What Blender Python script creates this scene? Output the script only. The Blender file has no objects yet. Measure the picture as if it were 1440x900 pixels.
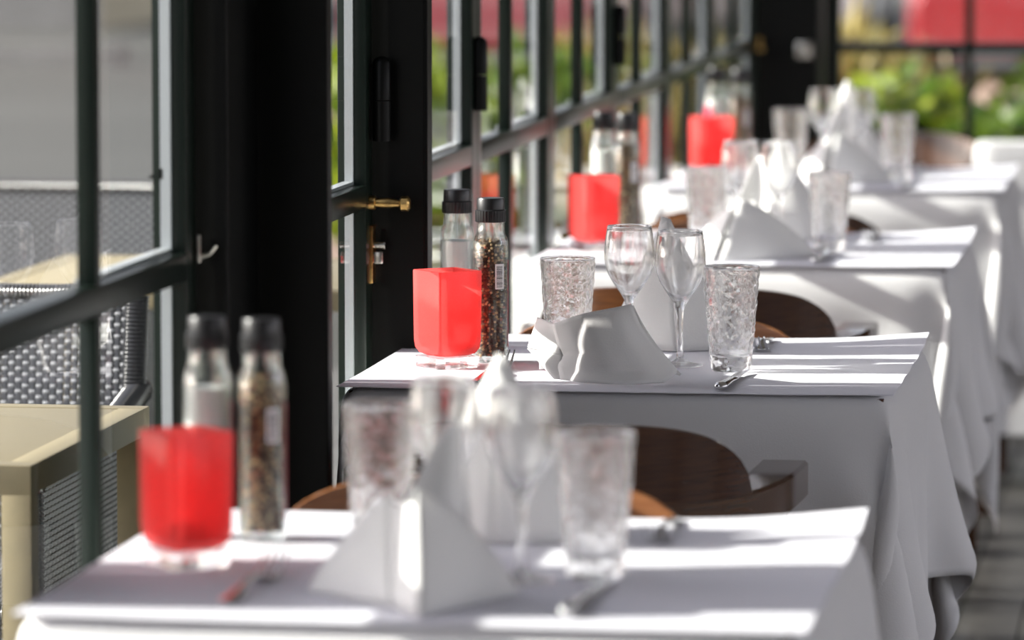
import bpy, bmesh, math, random
import numpy as np
from mathutils import Vector, Matrix, noise

PI = math.pi
rnd = random.Random(7)
sc = bpy.context.scene
COL = sc.collection

# ------------------------------------------------------------------ camera
cam_d = bpy.data.cameras.new('camera')
cam = bpy.data.objects.new('camera', cam_d)
COL.objects.link(cam)
cam.location = (0, 0, 1.43)
cam.rotation_euler = (math.radians(90 - 5.4602), 0, math.radians(8.4926))
cam_d.sensor_width = 36
cam_d.lens = 170
cam_d.dof.use_dof = True
cam_d.dof.focus_distance = 6.36
cam_d.dof.aperture_fstop = 4.3
cam_d.clip_end = 300
sc.camera = cam

# ------------------------------------------------------------------ sky and sun
SUN_D = Vector((1, .085, -.44)).normalized()
world = bpy.data.worlds.new('sky')
sc.world = world
world.use_nodes = True
wn = world.node_tree.nodes
wl = world.node_tree.links
bg = wn['Background']
sky = wn.new('ShaderNodeTexSky')
sky.sky_type = 'NISHITA'
sky.sun_disc = False
sky.sun_elevation = math.radians(23.6)
sky.sun_rotation = math.atan2(-SUN_D.x, -SUN_D.y)
sky.air_density = 1.0
sky.dust_density = 1.2
haze = wn.new('ShaderNodeHueSaturation')      # light haze: a paler blue
haze.inputs['Saturation'].default_value = .36
wl.new(sky.outputs[0], haze.inputs['Color'])
warm = wn.new('ShaderNodeMix')
warm.data_type = 'RGBA'; warm.blend_type = 'MULTIPLY'
warm.inputs[0].default_value = 1
warm.inputs[7].default_value = (1.05, .96, 1.0, 1)
wl.new(haze.outputs[0], warm.inputs[6])
wl.new(warm.outputs[2], bg.inputs[0])
bg.inputs[1].default_value = .18
sun_d = bpy.data.lights.new('sun', 'SUN')
sun = bpy.data.objects.new('sun', sun_d)
COL.objects.link(sun)
sun.rotation_euler = SUN_D.to_track_quat('-Z', 'Y').to_euler()
sun_d.energy = 6.2
sun_d.color = (1, .95, .88)
sun_d.angle = math.radians(.53)

sc.view_settings.view_transform = 'Standard'
sc.view_settings.look = 'None'
sc.view_settings.gamma = 1
sc.view_settings.use_curve_mapping = False
sc.view_settings.exposure = 1.15
cy = sc.cycles
cy.max_bounces = 14
cy.transmission_bounces = 12
cy.transparent_max_bounces = 24
cy.diffuse_bounces = 4
cy.glossy_bounces = 5
cy.sample_clamp_indirect = 6
cy.caustics_refractive = True
cy.caustics_reflective = False
cy.blur_glossy = .4

# ------------------------------------------------------------------ materials
def newmat(name):
    m = bpy.data.materials.new(name)
    m.use_nodes = True
    nt = m.node_tree
    return m, nt, nt.nodes['Principled BSDF'], nt.nodes['Material Output']

def pbr(name, col, rough=.5, metal=0, bump=0, scale=100, spread=0, coat=0, spec=.5, trans=0, stretch=None):
    """Principled material; `spread` varies the colour with a noise, `bump` adds fine relief."""
    m, nt, b, out = newmat(name)
    b.inputs['Base Color'].default_value = (*col, 1)
    b.inputs['Roughness'].default_value = rough
    b.inputs['Metallic'].default_value = metal
    b.inputs['Coat Weight'].default_value = coat
    b.inputs['Coat Roughness'].default_value = .08
    b.inputs['Specular IOR Level'].default_value = spec
    if spread or bump:
        tc = nt.nodes.new('ShaderNodeTexCoord')
        mp = nt.nodes.new('ShaderNodeMapping')
        if stretch: mp.inputs['Scale'].default_value = stretch
        nt.links.new(tc.outputs['Object'], mp.inputs[0])
        n = nt.nodes.new('ShaderNodeTexNoise')
        n.inputs['Scale'].default_value = scale
        n.inputs['Detail'].default_value = 5
        nt.links.new(mp.outputs[0], n.inputs['Vector'])
        if spread:
            r = nt.nodes.new('ShaderNodeValToRGB')
            r.color_ramp.elements[0].position = .3
            r.color_ramp.elements[1].position = .7
            r.color_ramp.elements[0].color = (*[c * (1 - spread) for c in col], 1)
            r.color_ramp.elements[1].color = (*[min(1, c * (1 + spread)) for c in col], 1)
            nt.links.new(n.outputs[0], r.inputs[0])
            nt.links.new(r.outputs[0], b.inputs['Base Color'])
        if bump:
            bp = nt.nodes.new('ShaderNodeBump')
            bp.inputs['Strength'].default_value = bump
            bp.inputs['Distance'].default_value = .002
            nt.links.new(n.outputs[0], bp.inputs['Height'])
            nt.links.new(bp.outputs[0], b.inputs['Normal'])
    if trans:
        t = nt.nodes.new('ShaderNodeBsdfTranslucent')
        t.inputs[0].default_value = (*col, 1)
        mx = nt.nodes.new('ShaderNodeMixShader')
        mx.inputs[0].default_value = trans
        nt.links.new(b.outputs[0], mx.inputs[1])
        nt.links.new(t.outputs[0], mx.inputs[2])
        nt.links.new(mx.outputs[0], out.inputs[0])
    return m

def glassware(name, clear, tint=(1, 1, 1)):
    m, nt, b, out = newmat(name)
    nt.nodes.remove(b)
    g = nt.nodes.new('ShaderNodeBsdfGlass')
    g.inputs['IOR'].default_value = 1.47
    g.inputs['Roughness'].default_value = 0
    g.inputs['Color'].default_value = (*tint, 1)
    t = nt.nodes.new('ShaderNodeBsdfTransparent')
    t.inputs[0].default_value = (*tint, 1)
    mx = nt.nodes.new('ShaderNodeMixShader')
    mx.inputs[0].default_value = clear
    nt.links.new(g.outputs[0], mx.inputs[1])
    nt.links.new(t.outputs[0], mx.inputs[2])
    nt.links.new(mx.outputs[0], out.inputs[0])
    return m

def pane_mat(name):
    m, nt, b, out = newmat(name)
    nt.nodes.remove(b)
    t = nt.nodes.new('ShaderNodeBsdfTransparent')
    t.inputs[0].default_value = (.95, .97, .96, 1)
    g = nt.nodes.new('ShaderNodeBsdfGlossy')
    g.inputs['Roughness'].default_value = 0
    fr = nt.nodes.new('ShaderNodeFresnel')
    fr.inputs['IOR'].default_value = 1.5
    ge = nt.nodes.new('ShaderNodeNewGeometry')
    ml = nt.nodes.new('ShaderNodeMath'); ml.operation = 'MULTIPLY_ADD'
    ml.inputs[1].default_value = -1; ml.inputs[2].default_value = 1
    nt.links.new(ge.outputs['Backfacing'], ml.inputs[0])
    mu = nt.nodes.new('ShaderNodeMath'); mu.operation = 'MULTIPLY'
    nt.links.new(fr.outputs[0], mu.inputs[0])
    nt.links.new(ml.outputs[0], mu.inputs[1])
    mx = nt.nodes.new('ShaderNodeMixShader')
    nt.links.new(mu.outputs[0], mx.inputs[0])
    nt.links.new(t.outputs[0], mx.inputs[1])
    nt.links.new(g.outputs[0], mx.inputs[2])
    nt.links.new(mx.outputs[0], out.inputs[0])
    return m

def red_glass(name):
    m, nt, b, out = newmat(name)
    b.inputs['Base Color'].default_value = (.95, .17, .16, 1)
    b.inputs['Roughness'].default_value = .12
    tr = nt.nodes.new('ShaderNodeBsdfTranslucent')
    tr.inputs[0].default_value = (1, .31, .29, 1)
    tp = nt.nodes.new('ShaderNodeBsdfTransparent')
    tp.inputs[0].default_value = (1, .42, .42, 1)
    n = nt.nodes.new('ShaderNodeTexNoise')
    n.inputs['Scale'].default_value = 60
    mr = nt.nodes.new('ShaderNodeMapRange')
    mr.inputs[3].default_value = .30
    mr.inputs[4].default_value = .5
    nt.links.new(n.outputs[0], mr.inputs[0])
    m1 = nt.nodes.new('ShaderNodeMixShader')
    m1.inputs[0].default_value = .62
    m2 = nt.nodes.new('ShaderNodeMixShader')
    nt.links.new(mr.outputs[0], m2.inputs[0])
    nt.links.new(b.outputs[0], m1.inputs[1])
    nt.links.new(tr.outputs[0], m1.inputs[2])
    nt.links.new(m1.outputs[0], m2.inputs[1])
    nt.links.new(tp.outputs[0], m2.inputs[2])
    nt.links.new(m2.outputs[0], out.inputs[0])
    return m

def island_mat(name, stops, rough=.6):
    """colour picked per loose piece of the mesh"""
    m, nt, b, out = newmat(name)
    g = nt.nodes.new('ShaderNodeNewGeometry')
    r = nt.nodes.new('ShaderNodeValToRGB')
    r.color_ramp.interpolation = 'CONSTANT'
    e = r.color_ramp.elements
    while len(e) < len(stops): e.new(.5)
    for i, (p, c) in enumerate(stops):
        e[i].position = p
        e[i].color = (*c, 1)
    nt.links.new(g.outputs['Random Per Island'], r.inputs[0])
    nt.links.new(r.outputs[0], b.inputs['Base Color'])
    b.inputs['Roughness'].default_value = rough
    return m

def foliage_mat(name, c0, c1):
    m, nt, b, out = newmat(name)
    g = nt.nodes.new('ShaderNodeNewGeometry')
    r = nt.nodes.new('ShaderNodeValToRGB')
    r.color_ramp.elements[0].color = (*c0, 1)
    r.color_ramp.elements[1].color = (*c1, 1)
    nt.links.new(g.outputs['Random Per Island'], r.inputs[0])
    nt.links.new(r.outputs[0], b.inputs['Base Color'])
    b.inputs['Roughness'].default_value = .45
    t = nt.nodes.new('ShaderNodeBsdfTranslucent')
    nt.links.new(r.outputs[0], t.inputs[0])
    mx = nt.nodes.new('ShaderNodeMixShader')
    mx.inputs[0].default_value = .45
    nt.links.new(b.outputs[0], mx.inputs[1])
    nt.links.new(t.outputs[0], mx.inputs[2])
    nt.links.new(mx.outputs[0], out.inputs[0])
    return m

def wood_mat(name, c0, c1, rough=.22, coat=.5):
    m, nt, b, out = newmat(name)
    tc = nt.nodes.new('ShaderNodeTexCoord')
    mp = nt.nodes.new('ShaderNodeMapping')
    mp.inputs['Scale'].default_value = (4, 4, 60)
    n = nt.nodes.new('ShaderNodeTexNoise')
    n.inputs['Scale'].default_value = 5
    n.inputs['Detail'].default_value = 8
    n.inputs['Distortion'].default_value = .6
    r = nt.nodes.new('ShaderNodeValToRGB')
    r.color_ramp.elements[0].color = (*c0, 1)
    r.color_ramp.elements[1].color = (*c1, 1)
    r.color_ramp.elements[0].position = .35
    r.color_ramp.elements[1].position = .7
    nt.links.new(tc.outputs['Object'], mp.inputs[0])
    nt.links.new(mp.outputs[0], n.inputs['Vector'])
    nt.links.new(n.outputs[0], r.inputs[0])
    nt.links.new(r.outputs[0], b.inputs['Base Color'])
    b.inputs['Roughness'].default_value = rough
    b.inputs['Coat Weight'].default_value = coat
    b.inputs['Coat Roughness'].default_value = .1
    return m

M = {
    'linen': pbr('white_linen', (.83, .83, .84), .85, bump=.25, scale=500, trans=.08),
    'topper': pbr('white_paper_linen', (.80, .80, .87), .75, bump=.15, scale=600),
    'napkin': pbr('white_napkin', (.86, .86, .85), .85, bump=.2, scale=450, trans=.16),
    'glass': glassware('table_glass', .25),
    'bottle': glassware('bottle_glass', .5, (.97, .99, .98)),
    'pane': pane_mat('window_glass'),
    'red': red_glass('red_frosted_glass'),
    'wax': pbr('white_wax', (.9, .86, .8), .5),
    'black': pbr('black_gloss_paint', (.003, .0035, .003), .4, bump=.06, scale=40, spec=.15),
    'frame': pbr('dark_green_paint', (.007, .014, .010), .3, bump=.05, scale=60, spec=.35),
    'spacer': pbr('aluminium_spacer', (.62, .66, .68), .4, metal=.35),
    'brass': pbr('worn_brass', (.55, .36, .13), .3, metal=1, spread=.3, scale=120),
    'nickel': pbr('nickel', (.62, .60, .55), .25, metal=1),
    'steel': pbr('cutlery_steel', (.72, .72, .72), .12, metal=1),
    'cap': pbr('black_plastic', (.012, .012, .013), .35),
    'salt': pbr('white_salt', (.88, .87, .86), .9, bump=.4, scale=900),
    'label_red': pbr('red_label', (.55, .03, .08), .4),
    'label_white': pbr('white_label', (.85, .85, .85), .5),
    'print': pbr('black_print', (.02, .02, .02), .5),
    'pepper': island_mat('mixed_peppercorns', [(0, (.03, .018, .012)), (.3, (.11, .06, .03)), (.5, (.35, .2, .09)), (.68, (.62, .45, .25)), (.84, (.05, .02, .015)), (.93, (.40, .10, .05))]),
    'wood': wood_mat('dark_bentwood', (.045, .016, .005), (.085, .031, .010)),
    'wood2': wood_mat('warm_brown_bentwood', (.16, .06, .022), (.26, .11, .042), .25),
    'floor': wood_mat('grey_floor_boards', (.030, .028, .027), (.055, .052, .049), .45, .1),
    'panel': wood_mat('dark_wall_panelling', (.05, .03, .02), (.09, .055, .035), .45, .1),
    'plaster': pbr('warm_white_plaster', (.78, .75, .70), .9, bump=.1, scale=30),
    'plaster_c': pbr('white_ceiling_paint', (.82, .81, .79), .9, bump=.1, scale=30),
    'wicker': pbr('black_synthetic_wicker', (.045, .046, .05), .2, spec=1.0),
    'tape': pbr('pale_grey_wicker_tape', (.42, .43, .45), .3),
    'beige': pbr('beige_lacquer', (.37, .31, .18), .45, spread=.06, scale=20, stretch=(2, 30, 2)),
    'tableglass': pbr('dark_glass_edge', (.05, .06, .065), .12),
    'asphalt': pbr('street_asphalt', (.085, .085, .08), .9, spread=.18, scale=.6, stretch=(.3, 1.6, 1)),
    'paving': pbr('terrace_paving', (.16, .155, .15), .8, spread=.2, scale=5),
    'brickpave': pbr('tan_brick_paving', (.36, .25, .19), .85, spread=.25, scale=3),
    'leaf1': foliage_mat('yellow_green_leaves', (.07, .14, .01), (.36, .42, .03)),
    'leaf2': foliage_mat('mid_green_leaves', (.03, .08, .01), (.20, .28, .03)),
    'leaf3': foliage_mat('tan_grasses', (.16, .15, .04), (.48, .38, .14)),
    'stem': pbr('brown_stem', (.08, .05, .03), .8),
    'carred': pbr('red_car_paint', (.34, .012, .02), .3, coat=.6),
    'carsilver': pbr('silver_car_paint', (.62, .62, .60), .3, metal=.3, coat=1),
    'tyre': pbr('tyre_rubber', (.02, .02, .02), .8),
    'carglass': pbr('dark_car_glass', (.02, .025, .03), .08),
    'facade': pbr('beige_facade', (.50, .44, .31), .9, spread=.08, scale=1),
    'granite': pbr('grey_stone', (.28, .28, .27), .8, spread=.15, scale=4),
    'pot': pbr('dark_planter', (.03, .03, .03), .6),
}

# ------------------------------------------------------------------ mesh helpers
class MB:
    def __init__(s): s.v = []; s.f = []
    def add(s, vs, fs):
        o = len(s.v)
        s.v += [tuple(v) for v in vs]
        s.f += [tuple(i + o for i in f) for f in fs]
        return s
    def box(s, x0, x1, y0, y1, z0, z1, c=0):
        if c <= 0:
            vs = [(x, y, z) for z in (z0, z1) for y in (y0, y1) for x in (x0, x1)]
            return s.add(vs, [(0, 2, 3, 1), (4, 5, 7, 6), (0, 1, 5, 4), (1, 3, 7, 5), (3, 2, 6, 7), (2, 0, 4, 6)])
        bm = bmesh.new()
        bmesh.ops.create_cube(bm, size=1)
        for v in bm.verts:
            v.co = Vector(((x0 + x1) / 2 + v.co.x * (x1 - x0), (y0 + y1) / 2 + v.co.y * (y1 - y0), (z0 + z1) / 2 + v.co.z * (z1 - z0)))
        bmesh.ops.bevel(bm, geom=bm.edges[:], offset=c, segments=2, affect='EDGES', profile=.6)
        return s.bm(bm)
    def bm(s, bm):
        bm.verts.index_update()
        s.add([v.co[:] for v in bm.verts], [[v.index for v in f.verts] for f in bm.faces])
        bm.free()
        return s
    def lathe(s, prof, n=32, c=(0, 0, 0), close=False, fn=None):
        """prof: (r, z) list; r = 0 makes a pole"""
        rings = []
        o = len(s.v)
        for k, (r, z) in enumerate(prof):
            if r <= 1e-6:
                rings.append([len(s.v)])
                s.v.append((c[0], c[1], c[2] + z))
            else:
                ids = []
                for i in range(n):
                    a = 2 * PI * i / n
                    rr = r + (fn(k, a, r, z) if fn else 0)
                    ids.append(len(s.v))
                    s.v.append((c[0] + rr * math.cos(a), c[1] + rr * math.sin(a), c[2] + z))
                rings.append(ids)
        pairs = list(zip(rings, rings[1:]))
        if close: pairs.append((rings[-1], rings[0]))
        for a, b in pairs:
            for i in range(n):
                j = (i + 1) % n
                if len(a) == 1 and len(b) == 1: continue
                if len(a) == 1: s.f.append((a[0], b[j], b[i]))
                elif len(b) == 1: s.f.append((a[i], a[j], b[0]))
                else: s.f.append((a[i], a[j], b[j], b[i]))
        return s
    def tube(s, pts, r, n=10, cap=True):
        """round bar along points; r number or list"""
        pts = [Vector(p) for p in pts]
        rs = r if isinstance(r, (list, tuple)) else [r] * len(pts)
        up = None
        rings = []
        for i, p in enumerate(pts):
            t = (pts[min(i + 1, len(pts) - 1)] - pts[max(i - 1, 0)]).normalized()
            if up is None:
                up = t.orthogonal().normalized()
            else:
                up = (up - t * up.dot(t)).normalized()
            sd = t.cross(up)
            ids = []
            for k in range(n):
                a = 2 * PI * k / n
                ids.append(len(s.v))
                s.v.append(tuple(p + (up * math.cos(a) + sd * math.sin(a)) * rs[i]))
            rings.append(ids)
        for a, b in zip(rings, rings[1:]):
            for k in range(n):
                j = (k + 1) % n
                s.f.append((a[k], a[j], b[j], b[k]))
        if cap:
            s.f.append(tuple(reversed(rings[0])))
            s.f.append(tuple(rings[-1]))
        return s
    def sweep(s, secs):
        """list of equal-length closed sections (lists of points)"""
        ids = []
        for sec in secs:
            ids.append(range(len(s.v), len(s.v) + len(sec)))
            s.v += [tuple(p) for p in sec]
        n = len(secs[0])
        for a, b in zip(ids, ids[1:]):
            for k in range(n):
                j = (k + 1) % n
                s.f.append((a[k], a[j], b[j], b[k]))
        s.f.append(tuple(reversed(ids[0])))
        s.f.append(tuple(ids[-1]))
        return s
    def grid(s, g):
        o = len(s.v)
        m = len(g[0])
        for row in g: s.v += [tuple(p) for p in row]
        for i in range(len(g) - 1):
            for j in range(m - 1):
                a = o + i * m + j
                s.f.append((a, a + 1, a + m + 1, a + m))
        return s
    def mesh(s, name, mat, smooth=True, angle=40):
        me = bpy.data.meshes.new(name)
        me.from_pydata(s.v, [], s.f)
        me.validate()
        bm = bmesh.new()
        bm.from_mesh(me)
        bmesh.ops.recalc_face_normals(bm, faces=bm.faces[:])
        lim = math.radians(angle)
        for e in bm.edges:
            e.smooth = (len(e.link_faces) != 2) or e.calc_face_angle(0) < lim
        for f in bm.faces: f.smooth = smooth
        bm.to_mesh(me)
        bm.free()
        me.materials.append(M[mat] if isinstance(mat, str) else mat)
        return me
    def build(s, name, mat, parent=None, smooth=True, angle=40, kind=None, label=None, loc=None):
        o = bpy.data.objects.new(name, s.mesh(name, mat, smooth, angle))
        COL.objects.link(o)
        if parent: o.parent = parent
        if kind: o['kind'] = kind
        if label: o['label'] = label
        if loc: o.location = loc
        return o

def tag(o, label, cat, group=None):
    o['label'] = label
    o['category'] = cat
    if group: o['group'] = group
    return o

def thing(name, loc=(0, 0, 0), rz=0, label=None, cat=None, group=None, kind=None):
    o = bpy.data.objects.new(name, None)
    COL.objects.link(o)
    o.location = loc
    o.rotation_euler = (0, 0, rz)
    o.empty_display_size = .05
    if label: tag(o, label, cat, group)
    if kind: o['kind'] = kind
    return o

def dup(root, loc, rz=None, label=None, group=None):
    def cp(o, p):
        c = o.copy()
        COL.objects.link(c)
        if p is not None: c.parent = p
        for ch in KIDS(o): cp(ch, c)
        return c
    r = cp(root, None)
    r.location = loc
    if rz is not None: r.rotation_euler = (0, 0, rz)
    if label: r['label'] = label
    if group: r['group'] = group
    return r

def KIDS(o): return [x for x in list(o.children)]

def struct(name, mb, mat, parent=None, smooth=False):
    return mb.build(name, mat, parent, smooth=smooth, kind=None if parent else 'structure')

def smoothstep(t): t = max(0, min(1, t)); return t * t * (3 - 2 * t)

# ------------------------------------------------------------------ setting: ground, floor, walls
XW = -1.19          # glass plane of the window wall
YE = 12.10          # glass plane of the end wall
FLOOR0 = 0.0
struct('ground', MB().box(-60, 60, -20, 110, -.30, -.06), 'asphalt')
struct('trim_1', MB().box(-6.5, -1.26, -3, 13.4, -.08, -.01), 'paving')
struct('trim_2', MB().add([(-3.3, 17, -.1), (-6.4, 34, -.1), (14, 34, -.1), (14, 17, -.1), (-3.3, 17, -.045), (-6.4, 34, -.045), (14, 34, -.045), (14, 17, -.045)], [(0, 1, 2, 3), (7, 6, 5, 4), (0, 4, 5, 1), (1, 5, 6, 2), (2, 6, 7, 3), (3, 7, 4, 0)]), 'brickpave')

floor = struct('floor', MB().box(-1.26, 4.2, -2.2, 12.2, -.06, -.012), 'asphalt')
pm = {}
for i in range(45):                       # boards run towards the end wall
    x = -1.22 + i * .12
    if x + .116 > 4.18: break
    y = -2.15 + (i * .77 % 1.3)
    cuts = [-2.15, y + 2.4, y + 5.2, y + 8.1, 12.1]
    for a, b in zip(cuts, cuts[1:]):
        key = round(b - a, 2)
        if key not in pm: pm[key] = MB().box(0, .116, 0, key - .004, -.012, 0, .0015).mesh('plank', 'floor')
        o = bpy.data.objects.new('plank', pm[key])
        COL.objects.link(o)
        o.parent = floor
        o.location = (x, a, (i * 7 % 3) * .0003)

struct('ceiling', MB().box(-1.3, 4.3, -2.3, 12.3, 2.9, 3.0), 'plaster_c')
struct('wall_left', MB().box(-1.25, -1.13, -2.2, 12.2, 2.28, 2.9).box(-1.25, -1.13, -2.2, 1.3, 0, 2.28), 'plaster')
struct('wall_front', MB().box(-1.3, 4.3, -2.3, -2.2, 0, 2.9), 'plaster')
wb = MB().box(-1.25, 4.3, 12.05, 12.2, 2.28, 2.9).box(-.215, 4.3, 12.05, 12.2, 0, 2.28)
struct('wall_back', wb, 'panel')
wr = MB().box(4.2, 4.3, -2.2, 12.2, 2.5, 2.9).box(4.2, 4.3, -2.2, 12.2, 0, .5)
for y in (-2.2, .4, 3.0, 5.6, 8.2, 10.8): wr.box(4.2, 4.3, y, y + .45, .5, 2.5)
struct('wall_right', wr, 'plaster')

# ------------------------------------------------------------------ window wall
WN = [0]
def leaf(a0, a1, bars, along='y', zt=2.26, stile=(.05, .05), railz=(.950, .983), spacer_end=1):
    """One glazed leaf. along='y': in the window wall, a0..a1 is y; along='x': in the end wall."""
    WN[0] += 1
    root = thing('window_%d' % WN[0], (0, 0, 0), kind='structure')
    def bx(u0, u1, d0, d1, z0, z1, c=0):        # d: depth towards the room
        m = MB()
        if along == 'y': m.box(XW + d0, XW + d1, u0, u1, z0, z1, c)
        else: m.box(u0, u1, YE - d1, YE - d0, z0, z1, c)
        return m
    din, dout = .014, -.026
    s0, s1 = stile
    bx(a0, a0 + s0, dout, din, .03, zt, .003).build('stile', 'frame', root)
    bx(a1 - s1, a1, dout, din, .03, zt, .003).build('stile', 'frame', root)
    u0, u1 = a0 + s0 - .004, a1 - s1 + .004
    bx(u0, u1, dout, din, .03, .17, .003).build('bottom_rail', 'frame', root)
    bx(u0, u1, dout, din, zt - .08, zt, .003).build('top_rail', 'frame', root)
    bx(u0, u1, dout + .006, din, railz[0], railz[1], .004).build('middle_rail', 'frame', root)
    edges = [a0 + s0] + [b for b in bars] + [a1 - s1]
    for b in bars:
        for z0, z1 in ((.165, railz[0] + .003), (railz[1] - .003, zt - .075)):
            bx(b - .011, b + .011, -.009, .013, z0, z1, .004).build('glazing_bar', 'frame', root)
    for i, (e0, e1) in enumerate(zip(edges, edges[1:])):
        q0 = e0 + (.012 if i else 0)
        q1 = e1 - (.012 if i < len(bars) else 0)
        for z0, z1 in ((.17, railz[0]), (railz[1], zt - .08)):
            p = bx(q0 - .002, q1 + .002, -.002, .002, z0 - .002, z1 + .002).build('pane', 'pane', root, smooth=False)
            if along == 'y' and i == len(bars):
                # aluminium spacer of the double glazing, seen on edge
                bx(q1 - .006, q1 - .001, -.015, -.003, z0, z1).build('spacer', 'spacer', p, smooth=False)
                bx(q0, q1 - .007, -.017, -.003, z0 + .0005, z0 + .005).build('spacer', 'spacer', p, smooth=False)
    return root

leaf(1.32, 2.30, [1.8])
leaf(2.32, 3.30, [2.8])
leaf(3.32, 4.275, [3.79])
wA = leaf(4.46, 5.42, [4.945])
wB = leaf(6.13, 6.57, [], stile=(.032, .05))
wC = leaf(6.63, 7.50, [7.06])
wD = leaf(7.50, 8.34, [7.88])
wE = leaf(8.34, 9.22, [8.76])
wF = leaf(9.22, 10.12, [9.64])
wG = leaf(10.12, 11.0, [10.54])
wH = leaf(11.0, 11.98, [11.5])

# black posts between the leaves
struct('trim_3', MB().box(-1.214, -1.168, 4.277, 4.455, 0, 2.28, .003), 'black')
struct('trim_4', MB().box(-1.214, -1.140, 5.425, 5.602, 0, 2.28, .003).box(-1.214, -1.056, 5.60, 5.63, 0, 2.28, .003).box(-1.214, -1.160, 5.628, 6.125, 0, 2.28, .003), 'black')
struct('trim_5', MB().box(-1.214, -1.103, 6.575, 6.625, 0, 2.28, .003).box(-1.110, -1.100, 6.577, 6.618, 0, 2.28, .002), 'black')
struct('trim_6', MB().box(-1.214, -1.02, 11.985, 12.2, 0, 2.28, .004), 'black')
struct('trim_7', MB().box(-1.26, -1.15, 1.3, 12.0, -.01, .03), 'granite')
struct('trim_8', MB().box(-1.02, -.29, 12.04, 12.16, -.01, .03), 'granite')

leaf(-1.015, -.29, [-.654], 'x', stile=(.04, .05), railz=(.945, .972))
struct('trim_10', MB().box(-.288, -.21, 12.03, 12.16, 0, 2.28, .004), 'black')

# ironmongery on the leaves and posts
def hinge(parent, x, y, z):
    h = MB()
    h.tube([(x, y, z - .056), (x, y, z - .001)], .0125, 16)
    h.tube([(x, y, z + .0005), (x, y, z + .052), (x, y, z + .0575), (x, y, z + .060)], [.0125, .0125, .009, .004], 16)
    h.box(x - .024, x - .004, y - .004, y + .004, z - .054, z + .05, .001)
    return h.build('hinge', 'black', parent, label='black steel barrel hinge with rounded top')
hinge(wB, -1.160, 6.553, 1.098)
hinge(wC, -1.168, 7.478, 1.092)
hinge(wE, -1.166, 9.205, 1.09)
hb = MB().tube([(-1.18, 6.545, .957), (-1.168, 6.545, .957), (-1.166, 6.545, .957), (-1.150, 6.545, .957), (-1.135, 6.545, .956), (-1.133, 6.545, .956)],
               [.010, .010, .0065, .0075, .005, .005], 16)
handle = hb.build('handle', 'brass', wB, label='worn brass turning knob')
MB().tube([(-1.134, 6.545, .956), (-1.131, 6.545, .956), (-1.122, 6.545, .956), (-1.119, 6.545, .956)], [.006, .0105, .0105, .007], 8).build('knob', 'brass', handle)
c1 = MB().box(-1.178, -1.172, 6.548, 6.574, .845, .925, .001).build('catch', 'brass', wB)
MB().box(-1.172, -1.158, 6.550, 6.572, .872, .889, .002).tube([(-1.176, 6.56, .897), (-1.156, 6.56, .897)], .006, 10).build('bolt', 'nickel', c1, label='nickel bolt of the catch')
c2 = MB().box(-1.173, -1.168, 5.408, 5.424, .968, 1.000, .001).build('catch', 'nickel', wA, label='small nickel catch')
MB().tube([(-1.170, 5.415, .974), (-1.158, 5.413, .978), (-1.150, 5.412, .988)], [.0035, .003, .0025], 8).build('latch', 'nickel', c2)
MB().lathe([(0, 0), (.012, 0), (.012, .006), (.006, .01), (.008, .03), (0, .032)], 14).build('handle', 'brass', wH, loc=(-1.165, 11.94, .955))
MB().box(-.02, .02, -.008, 0, -.02, .02, .003).tube([(0, -.004, 0), (0, -.03, 0)], .008, 10).build('catch', 'nickel', bpy.data.objects['trim_6'], label='nickel catch on the corner post', loc=(-1.055, 11.984, .955))
plate = MB().add([(0, 0, 0), (-.018, 0, .002), (0, 0, .014), (0, -.006, 0), (-.018, -.006, .002), (0, -.006, .014)], [(0, 1, 2), (5, 4, 3), (0, 3, 4, 1), (1, 4, 5, 2), (2, 5, 3, 0)]).build('stay', 'frame', wA, smooth=False, loc=(-1.202, 5.37, 1.066))

# ------------------------------------------------------------------ tables under their cloths
TOPZ = .752
TABLES = [('nearest', -.722, 4.545), ('second', -.778, 6.435), ('third', -.815, 8.375), ('farthest', -.822, 10.24)]

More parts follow.
